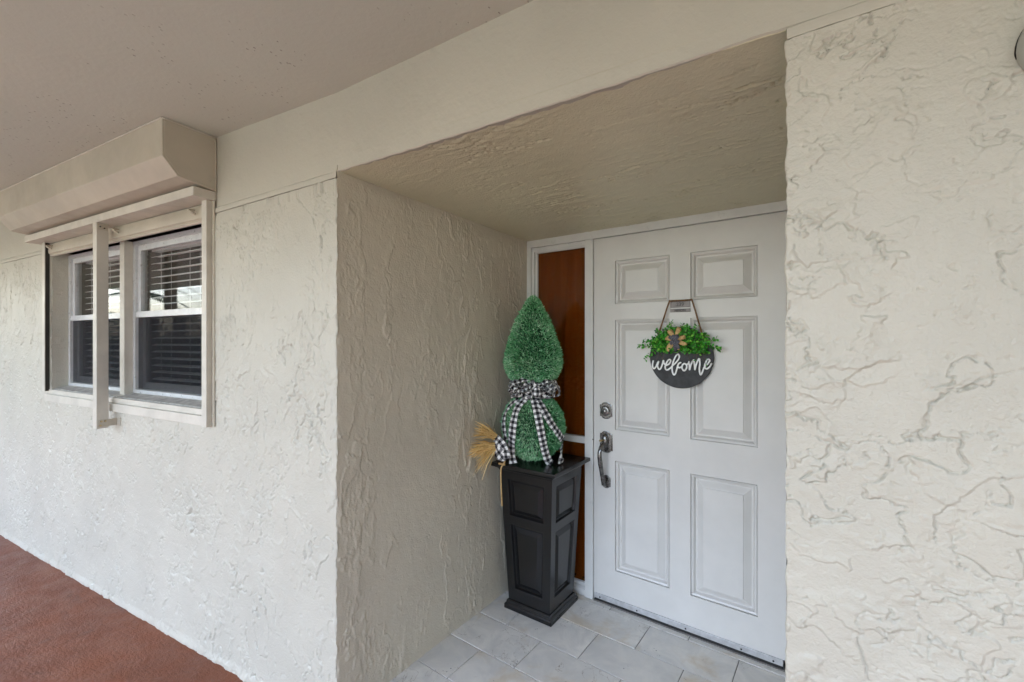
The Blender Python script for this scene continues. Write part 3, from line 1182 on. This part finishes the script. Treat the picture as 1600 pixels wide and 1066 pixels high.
cone = MB()
cone.rnd = []
cnt = 0
while cnt < 19000:
    q = rng.random()
    r, z, nr, nzz = prof_at(q)
    if rng.random() > (r + .012) / .17:
        continue
    a = rng.uniform(0, 2 * math.pi)
    nrm = Vector((nr * math.cos(a), nr * math.sin(a), nzz))
    lump = 1 + .05 * nz(a * 1.6, z * 11, 2) + .05 * nz(math.cos(a) * 5, math.sin(a) * 5, z * 26)
    p = Vector((r * lump * math.cos(a), r * lump * math.sin(a), z)) - nrm * rng.uniform(.002, .012)
    d = (nrm + rv() * .33 + Vector((0, 0, .18))).normalized()
    leaf(cone, p, d, rng.uniform(.013, .021), rng.uniform(.0020, .0032), rv(), .22 * nz(a * 1.5, z * 9, 11) + (.12 if z < .56 else 0))  # needle tone paler low on the cone
    cnt += 1
cf = tag(cone.build('cone_foliage', M['topiary'], top), kind='stuff')
core = MB()
core.lathe([(max(.001, r - .012), z - .004) for r, z in reversed(cone_prof)], k=28)
core.build('cone_core', M['core'], cf, smooth=True)
ball = MB()
ball.rnd = []
for i in range(19000):
    u = rng.uniform(-1, 1)
    a = rng.uniform(0, 2 * math.pi)
    k = math.sqrt(1 - u * u)
    e = Vector((k * math.cos(a), k * math.sin(a), u))
    lump = 1 + .035 * nz(e.x * 3, e.y * 3, e.z * 3) + .05 * nz(e.x * 7, e.y * 7, e.z * 7)
    p = Vector((e.x * brx, e.y * brx, ballc + e.z * brz)) * 1.0
    p = Vector((p.x * lump, p.y * lump, p.z)) - e * rng.uniform(.002, .014)
    d = (e + rv() * .36 + Vector((0, 0, .1))).normalized()
    leaf(ball, p, d, rng.uniform(.012, .019), rng.uniform(.0020, .0030), rv(), .22 * nz(e.x * 2.2, e.y * 2.2, e.z * 2.2) + (.15 if e.x < .1 else -.05))  # needle tone paler on the left part of the ball
bf = tag(ball.build('ball_foliage', M['topiary'], top), kind='stuff')
core = MB()
core.lathe([(max(.001, (brx - .012) * math.sin(math.pi * i / 16)), ballc - (brz - .012) * math.cos(math.pi * i / 16)) for i in range(17)], k=28)
core.build('ball_core', M['core'], bf, smooth=True)
MB().tube([(0, 0, .30), (0, 0, .50)], .016, 10).build('stem', M['stem'], top, smooth=True)


def ribbon(pts, width, normals, n=7, twist=None, ruffle=.0):
    """cloth strip along pts with metric UV; normals: outward direction per point"""
    c = catmull(pts, n)
    nn = catmull(normals, n)
    m = MB()
    m.uv = []
    K = 6
    L = 0
    P = []
    for i, p in enumerate(c):
        if i:
            L += (c[i] - c[i - 1]).length
        d = (c[min(i + 1, len(c) - 1)] - c[max(i - 1, 0)]).normalized()
        nr = nn[i].normalized()
        s = d.cross(nr).normalized()
        if twist:
            s = Matrix.Rotation(twist * nz(i * .13, 5, 1), 3, d) @ s
        row = []
        for k in range(K + 1):
            q = k / K - .5
            row.append(p + s * (q * width) + nr * (ruffle * math.sin(i * .9 + q * 5) - .004 * (2 * q) ** 2 + .002 * nz(i * .3, q * 4)))
            m.uv.append((L, q * width + .0075 + .03))
        P.append(row)
    m.grid(P)
    return m


def onball(a, b, lift=.014):
    """point on the ball's camera-side surface, a right, b above the ball's centre"""
    rr = 1 - (a / (brx + lift)) ** 2 - (b / (brz + lift)) ** 2
    y = -(brx + lift) * math.sqrt(max(rr, 0))
    e = Vector((a, y, b))
    return Vector((a, y, ballc + b)), e.normalized()


bow = None
# ruffled collar: gathered loops round the neck
col_parts = []
for k in range(5):
    pts, nn = [], []
    z0 = .380 + .032 * (k % 3) + rng.uniform(-.006, .006)
    r0 = .092 + .018 * (k % 2) + rng.uniform(-.004, .006)
    for i in range(22):
        a = 2 * math.pi * i / 21 + k * .7
        r = r0 + .014 * math.sin(a * 5 + k * 2.1)
        z = z0 + .015 * math.sin(a * 7 + k * 1.3) + .008 * nz(a * 2, k)
        pts.append((r * math.cos(a), r * math.sin(a), z))
        nn.append((math.cos(a) * .8, math.sin(a) * .8, .6 * math.sin(a * 6 + k)))
    mm = ribbon(pts, .048, nn, 5, 2.8, .008)
    if bow is None:
        bow = mm.build('ribbon', M['gingham'], top, smooth=True)
        tag(bow, 'black and white checked gingham ribbon gathered round the neck')
    else:
        mm.build('ruffle', M['gingham'], bow, smooth=True)
for (lx, lz, rx_, rz_) in ((-.078, .430, .052, .038), (.078, .432, .044, .040), (.105, .405, .036, .034), (-.045, .452, .05, .022), (.02, .42, .035, .036), (-.10, .405, .03, .03)):
    pts, nn = [], []
    for i in range(13):
        a = 2 * math.pi * i / 12
        pts.append((lx + rx_ * math.cos(a), -.105 - .022 * math.sin(a * .5) + .006 * math.sin(a * 3), lz + rz_ * math.sin(a) * .9 - .015))
        nn.append((math.cos(a), -.35, math.sin(a)))
    ribbon(pts, .036, nn, 5, .8, .003).build('loop', M['gingham'], bow, smooth=True)
# knot
kn = MB()
kn.uv = []
P = []
for i in range(9):
    row = []
    for j in range(13):
        a = 2 * math.pi * j / 12
        b = math.pi * i / 8 - math.pi / 2
        row.append((.012 + .026 * math.cos(b) * math.cos(a) * 1.0, -.135 + .018 * math.cos(b) * math.sin(a), .388 + .030 * math.sin(b)))
        kn.uv.append((a * .026, b * .03))
    P.append(row)
kn.grid(P)
kn.build('knot', M['gingham'], bow, smooth=True)
# hanging tails over the ball (a right, b above centre)
tails = [
    [(-.085, .165), (-.135, .125), (-.165, .065), (-.168, .0), (-.155, -.06)],
    [(-.045, .172), (-.090, .125), (-.112, .06), (-.122, -.02), (-.125, -.09), (-.118, -.15), (-.112, -.20)],
    [(.000, .170), (.012, .115), (.025, .05), (.040, -.03), (.056, -.10), (.075, -.16), (.094, -.205)],
    [(.020, .168), (.050, .115), (.085, .055), (.118, .005), (.146, -.035), (.160, -.06)],
    [(.166, -.065), (.160, -.10), (.150, -.14), (.142, -.178)],
]
for ti, tl_ in enumerate(tails):
    pts, nn = [], []
    for a, b in tl_:
        if b < -.12:
            p, e = onball(a, max(b, -.14), .018)
            p = Vector((a, min(p.y, -.10) - .02, ballc + b if ballc + b > .004 else .006))
            e = (e + Vector((0, -.8, .3))).normalized()
        else:
            p, e = onball(a * .99, b, .016)
        pts.append(p)
        nn.append(e)
    ribbon(pts, .040 if ti not in (1, 4) else .046, nn, 7, .25, .0015).build('tail', M['gingham'], bow, smooth=True)

# ------------------------------------------------------------------ straw whisk broom lying on the planter corner
bxm = FN @ Matrix.Translation((.105, -.435, TILE + .80))
broom = empty('straw_broom', bxm, 'small golden straw broom with checked cloth lying on the planter corner', 'broom')
st = MB()
st.rnd = []
for bunch, (o, d0, nb) in enumerate((((.0, -.02, .150), Vector((-.30, -.80, .55)), 150), ((-.005, -.03, .105), Vector((-.44, -.86, .02)), 170), ((.0, -.03, .095), Vector((-.30, -.62, -.62)), 34))):
    for i in range(nb):
        sp = .20 if bunch < 2 else .26
        d = (d0.normalized() + rv() * sp * .8).normalized()
        L = rng.uniform(.085, .145) if bunch < 2 else rng.uniform(.10, .17)
        p = Vector(o) + rv() * .008
        droop = Vector((0, 0, -1)) * rng.uniform(0, .03)
        mid = p + d * (L * .55) + rv() * .003
        end = p + d * L + droop
        s = d.cross(rv()).normalized() * rng.uniform(.0012, .0026)
        n = len(st.v)
        for q in (p - s, p + s, mid + s, mid - s, end + s * .4, end - s * .4):
            w = FN.inverted() @ bxm @ q            # keep straws clear of the stucco
            st.v.append(tuple(q + Vector((max(0, .012 + A_n.x * (-w.y / 1.33) - w.x), 0, 0))))
        st.f += [(n, n + 1, n + 2, n + 3), (n + 3, n + 2, n + 4, n + 5)]
        c = min(1, max(0, rng.gauss(.5, .28)))
        st.rnd += [c, c]
stb = tag(st.build('straw', M['straw'], broom), kind='stuff')
cl = MB()
cl.uv = []
P = []
for i in range(13):
    row = []
    t_ = i / 12
    for j in range(19):
        a = 2 * math.pi * j / 18
        r = (.018 + .030 * math.sin(math.pi * t_) ** .8) * (1 + .16 * math.sin(a * 4 + t_ * 5))
        c_ = Vector((.0 + .055 * t_, -.022 + .03 * t_, .125 - .080 * t_))
        row.append(c_ + Vector((.45, .2, .85)).normalized() * (r * math.cos(a)) + Vector((.7, -.7, -.1)).normalized() * (r * .8 * math.sin(a)))
        cl.uv.append((a * .034, t_ * .10))
    P.append(row)
cl.grid(P)
cl.build('cloth_wrap', M['gingham'], broom, smooth=True)
ribbon([(.01, -.035, .15), (.045, -.045, .135), (.07, -.035, .10), (.075, -.025, .05)], .042, [(.2, -1, .3)] * 4, 6, .4, .003).build('cloth_tail', M['gingham'], broom, smooth=True)
MB().tube(catmull([(.052, -.005, .030), (.050, -.020, .012), (.047, -.034, -.004), (.048, -.037, -.05), (.050, -.036, -.12), (.051, -.030, -.20)], 5), .0042, 7).build('stick', M['burlap'], broom, smooth=True)
MB().tube([(.015, -.012, .012), (.055, -.012, .012)], .006, 7).build('twig', M['burlap'], broom, smooth=True)

# ------------------------------------------------------------------ welcome sign on the door
SC = Vector((.934, 0, 1.418))
SR = .154
FS = FN @ Matrix.Translation((SC.x, -.010, SC.z))
sg = empty('welcome_sign', FS, 'round charcoal sign lettered welcome with green sprigs hanging on the door', 'sign')
m = MB().lathe([(.0001, 0), (SR - .001, 0), (SR, .001), (SR, .0095), (SR - .0015, .011), (.0001, .011)], (0, 0, 0), 'Y', 72)
m.build('board', M['board'], sg, auto=40)
strokes = [
    [(0.803, 1.397), (0.799, 1.377), (0.801, 1.362), (0.807, 1.356), (0.816, 1.365), (0.825, 1.385), (0.831, 1.394)],
    [(0.831, 1.394), (0.825, 1.372), (0.829, 1.358), (0.835, 1.353), (0.843, 1.361), (0.85, 1.381), (0.855, 1.4), (0.857, 1.388), (0.863, 1.379), (0.87, 1.381)],
    [(0.867, 1.374), (0.883, 1.382), (0.891, 1.396), (0.889, 1.404), (0.88, 1.402), (0.87, 1.386), (0.864, 1.368), (0.867, 1.354), (0.876, 1.352), (0.889, 1.361), (0.902, 1.375), (0.921, 1.394), (0.933, 1.414), (0.933, 1.427), (0.927, 1.432), (0.917, 1.423), (0.906, 1.398), (0.899, 1.37), (0.9, 1.343), (0.907, 1.329), (0.915, 1.335), (0.921, 1.355), (0.926, 1.375), (0.933, 1.387), (0.942, 1.391)],
    [(0.927, 1.375), (0.93, 1.366), (0.938, 1.366), (0.947, 1.371)],
    [(0.957, 1.387), (0.949, 1.378), (0.947, 1.365), (0.953, 1.353), (0.961, 1.353), (0.969, 1.366), (0.968, 1.381), (0.959, 1.387), (0.968, 1.382), (0.977, 1.387), (0.981, 1.397)],
    [(0.981, 1.398), (0.982, 1.377), (0.983, 1.356)],
    [(0.983, 1.356), (0.988, 1.377), (0.997, 1.399), (1.004, 1.406)],
    [(1.004, 1.406), (1.006, 1.382), (1.008, 1.357)],
    [(1.008, 1.357), (1.013, 1.378), (1.021, 1.401), (1.028, 1.413)],
    [(1.029, 1.413), (1.031, 1.389), (1.029, 1.364), (1.031, 1.343), (1.035, 1.335), (1.042, 1.345), (1.049, 1.366), (1.055, 1.377), (1.067, 1.388), (1.076, 1.403), (1.073, 1.41), (1.065, 1.407), (1.056, 1.39), (1.053, 1.375), (1.057, 1.366), (1.065, 1.365), (1.077, 1.376), (1.084, 1.391)]]
m = MB()
for k, s_ in enumerate(strokes):
    pp = catmull([(u - SC.x - .004, -.0135 - .0002 * k, z - SC.z + .002) for u, z in s_], 5)
    d0 = (pp[0] - pp[1]).normalized() * .0018
    d1 = (pp[-1] - pp[-2]).normalized() * .0018
    rr = [.0040] * len(pp)
    pp = [pp[0] + d0] + pp + [pp[-1] + d1]
    rr = [.0022] + rr + [.0022]
    m.tube(pp, rr, 8, .55, (0, 1, 0))
m.build('lettering', M['letter'], sg, smooth=True)
# rope
rp = catmull([(-.118, -.014, .085), (-.085, -.012, .188), (-.056, -.010, .278), (-.050, -.008, .284), (.0, -.006, .284), (.048, -.008, .285), (.056, -.010, .279), (.082, -.012, .190), (.112, -.014, .085)], 8)
MB().tube(rp, .0040, 7).build('rope', M['rope'], sg, smooth=True)
# boxwood sprigs
lv = MB()
lv.rnd = []
stm = MB()


def rleaf(m, p, d, L, w):
    if p.z + d.z * L < .020 + .014 * nz(p.x * 28, 7) and -.125 < p.x < .15 and rng.random() < .93:
        return
    s = d.cross(rv()).normalized()
    up = s.cross(d)
    n = len(m.v)
    for a, b in ((0, 0), (.3, .8), (.65, .95), (1, 0), (.65, -.95), (.3, -.8)):
        m.v.append(tuple(p + d * (a * L) + s * (b * w) + up * (.12 * L * math.sin(a * 3))))
    m.f.append(tuple(range(n, n + 6)))
    m.rnd.append(min(1, max(0, rng.gauss(.42, .24))))


def sprig(o, d, L, leaves):
    o = Vector(o)
    d = Vector(d).normalized()
    bend = Vector((0, 0, -1)) * rng.uniform(-.01, .03)
    pts = [o + d * (L * q) + bend * (q * q) for q in (0, .33, .66, 1)]
    stm.tube(pts, .0009, 4)
    for i in range(leaves):
        q = .15 + .85 * i / max(1, leaves - 1)
        p = o + d * (L * q) + bend * (q * q)
        for sg_ in (-1, 1):
            side = d.cross(Vector((0, 1, 0))).normalized() * sg_
            dd = (side + d * .5 + rv() * .45).normalized()
            rleaf(lv, p, dd, rng.uniform(.012, .020), rng.uniform(.0042, .0066))


for k in range(125):
    # mat of leaves along the top of the board, either side of the bow
    cx_ = rng.uniform(-.118, .118)
    lo_ = (.030 if cx_ < .05 else .014) + .014 * nz(cx_ * 25, 2)
    hi_ = .140 - 2.2 * cx_ * cx_
    cz_ = rng.uniform(lo_, hi_)
    ang = rng.uniform(0, 2 * math.pi)
    sprig((cx_ * .95, -.018 - rng.random() * .024, cz_), (math.cos(ang) + cx_ * 5, -.25 + rng.uniform(-.3, .3), math.sin(ang) * .8), rng.uniform(.025, .042), 5)
for o, d, L, n in (((-.10, -.03, .07), (-1, -.1, .42), .085, 8), ((-.12, -.03, .055), (-1, -.1, .0), .085, 8), ((-.12, -.028, .035), (-.8, -.1, -.55), .06, 6), ((-.09, -.03, .03), (-.45, -.1, -1), .055, 6),
                   ((.10, -.03, .075), (1, -.1, .30), .075, 8), ((.12, -.03, .06), (1, -.1, -.02), .075, 8), ((.08, -.03, .03), (.8, -.1, -.8), .075, 7), ((.10, -.028, .02), (.55, -.1, -.6), .055, 6),
                   ((.04, -.03, .03), (.25, -.1, -1), .055, 6), ((-.03, -.03, .12), (-.1, -.1, 1), .065, 6), ((.02, -.03, .12), (.15, -.1, 1), .050, 5), ((.06, -.03, .11), (.5, -.1, .8), .05, 5), ((-.08, -.03, .10), (-.5, -.1, .7), .06, 6)):
    sprig(o, d, L, n)
fo = tag(lv.build('sprigs', M['boxwood'], sg), kind='stuff')
stm.build('sprig_stems', M['stem'], fo)
# burlap and grey bow
bw = None
for i in range(7):
    a = 2 * math.pi * i / 7 + .4 + rng.uniform(-.2, .2)
    k_ = rng.uniform(.75, 1.25)
    d = Vector((math.cos(a), 0, math.sin(a)))
    c_ = Vector((-.012, -.048, .088))
    e = Vector((0, -1, 0))
    pp = [c_, c_ + d * .028 * k_ + e * .012, c_ + d * .050 * k_ + e * .008, c_ + d * .053 * k_ - e * .004, c_ + d * .030 * k_ - e * .006, c_]
    nn = [e, e, d, d, -e + d * .2, -e]
    o = ribbon(pp, rng.uniform(.015, .024), nn, 5, .9, .001).build('bow' if bw is None else 'bow_loop', M['burlap'], sg if bw is None else bw, smooth=True)
    if bw is None:
        bw = tag(o, 'burlap and grey checked bow')
for a, L in ((.9, .030), (2.6, .032), (-.6, .026), (3.9, .03), (4.75, .052), (5.1, .048), (1.8, .026)):
    d = Vector((math.cos(a), 0, math.sin(a)))
    c_ = Vector((-.012, -.063, .088))
    e = Vector((0, -1, 0))
    if L > .04:
        pp = [c_, c_ + d * L * .5 + e * .004, c_ + d * L]
        nn = [e, e + d * .2, e]
    else:
        pp = [c_, c_ + d * L * .6 + e * .009, c_ + d * L + e * .004, c_ + d * L * .6 - e * .004, c_]
        nn = [e, e, d, -e, -e]
    ribbon(pp, .018, nn, 5, .3, .001).build('bow_loop', M['grey_cloth'], bw, smooth=True)

# engraved name and number plates
npl = empty('name_plate', FN @ Matrix.Translation((.928, 0, 1.672)), 'small engraved number and name plate on the door inside the rope', 'plate')


def text_mesh(txt, size, name, parent, loc, scx=1.0):
    cu_ = bpy.data.curves.new(name, 'FONT')
    cu_.body = txt
    cu_.size = size
    cu_.align_x = 'CENTER'
    cu_.align_y = 'CENTER'
    cu_.extrude = .0002
    cu_.offset = .0005
    tmp = bpy.data.objects.new('tmp', cu_)
    COL.objects.link(tmp)
    dg = bpy.context.evaluated_depsgraph_get()
    me = bpy.data.meshes.new_from_object(tmp.evaluated_get(dg))
    bpy.data.objects.remove(tmp)
    bpy.data.curves.remove(cu_)
    me.transform(Matrix.Translation(loc) @ Matrix.Rotation(R(90), 4, 'X') @ Matrix.Diagonal((scx, 1, 1, 1)))
    me.name = name
    me.materials.append(M['ink'])
    o = bpy.data.objects.new(name, me)
    COL.objects.link(o)
    o.parent = parent
    return o


p1 = bx('number_panel', M['plate'], npl, -.048, .048, -.005, -.0005, -.004, .028, .0006)
p2 = bx('name_panel', M['plate'], npl, -.048, .049, -.005, -.0005, -.027, -.010, .0006)
text_mesh('239', .026, 'number_lettering', p1, (0, -.0053, .0115), 1.0)
text_mesh('NIXON', .0165, 'name_lettering', p2, (0, -.0053, -.0185), 1.0)

# ------------------------------------------------------------------ wall lamp at the right edge
lx, lz = .394, 1.975
lamp = empty('wall_lamp', FP @ Matrix.Translation((lx, -.004, lz)), 'round grey green wall lamp high on the pillar wall at the picture edge', 'lamp')
MB().lathe([(.0001, 0), (.0708, 0), (.0708, .003), (.0700, .004), (.0001, .004)], (0, 0, 0), 'Y', 40).build('back_plate', M['screw'], lamp, auto=40)
MB().lathe([(.0001, .0045), (.0690, .0045), (.0702, .010), (.068, .032), (.058, .052), (.040, .066), (.018, .073), (.0001, .074)], (0, 0, 0), 'Y', 40).build('dome', M['lamp_shell'], lamp, auto=50)

# ------------------------------------------------------------------ garden seen only in the panes: hedge and palms
def hedge(c, L, w, hh, name, label, n=5000):
    h_ = MB()
    h_.rnd = []
    for i in range(n):
        p = Vector((rng.uniform(-L / 2, L / 2), rng.uniform(-w / 2, w / 2), hh * rng.random() ** .7))
        p.z *= 1 + .25 * nz(p.x * 1.2, 3)
        d = rv().normalized()
        leaf(h_, p, d, rng.uniform(.08, .16), rng.uniform(.02, .04), rv())
    e_ = empty(name, Matrix.Translation(c) @ Matrix.Rotation(R(75), 4, 'Z'), label, 'hedge')
    tag(h_.build('foliage', M['hedge'], e_), kind='stuff')
    MB().box(-L / 2 + .2, L / 2 - .2, -w * .3, w * .3, 0, hh * .75).build('branches', M['core'], e_)


hedge((-14, 2.5, -.12), 12, 1.2, 2.3, 'garden_hedge', 'leafy hedge across the lawn mirrored in the window panes')


def palm(c, hh, label):
    e_ = empty('palm_tree', Matrix.Translation(c), label, 'palm tree', 'palms mirrored in the window panes')
    pts = [(.06 * math.sin(i * .5), .03 * i, hh * i / 10) for i in range(11)]
    MB().tube(pts, [.17 - .007 * i for i in range(11)], 10).build('trunk', M['trunk'], e_, smooth=True)
    cr_ = MB()
    cr_.rnd = []
    tp = Vector(pts[-1])
    for k in range(22):
        az = 2 * math.pi * k / 22 + rng.uniform(-.2, .2)
        el = rng.uniform(-.2, 1.1)
        d = Vector((math.cos(az) * math.cos(el), math.sin(az) * math.cos(el), math.sin(el)))
        L = rng.uniform(1.3, 1.9)
        for i in range(28):
            q = i / 27
            p = tp + d * (L * q) + Vector((0, 0, -.9 * q * q))
            sd_ = d.cross(Vector((0, 0, 1))).normalized()
            for sgn in (-1, 1):
                leaf(cr_, p, (sd_ * sgn + d * .7 + Vector((0, 0, -.35))).normalized(), .45 * (1 - .6 * q), .018, Vector((0, 0, 1)))
    tag(cr_.build('crown', M['hedge'], e_), kind='stuff')


palm((-11.0, 3.3, -.12), 2.7, 'low palm tree before the hedge mirrored in the window panes')
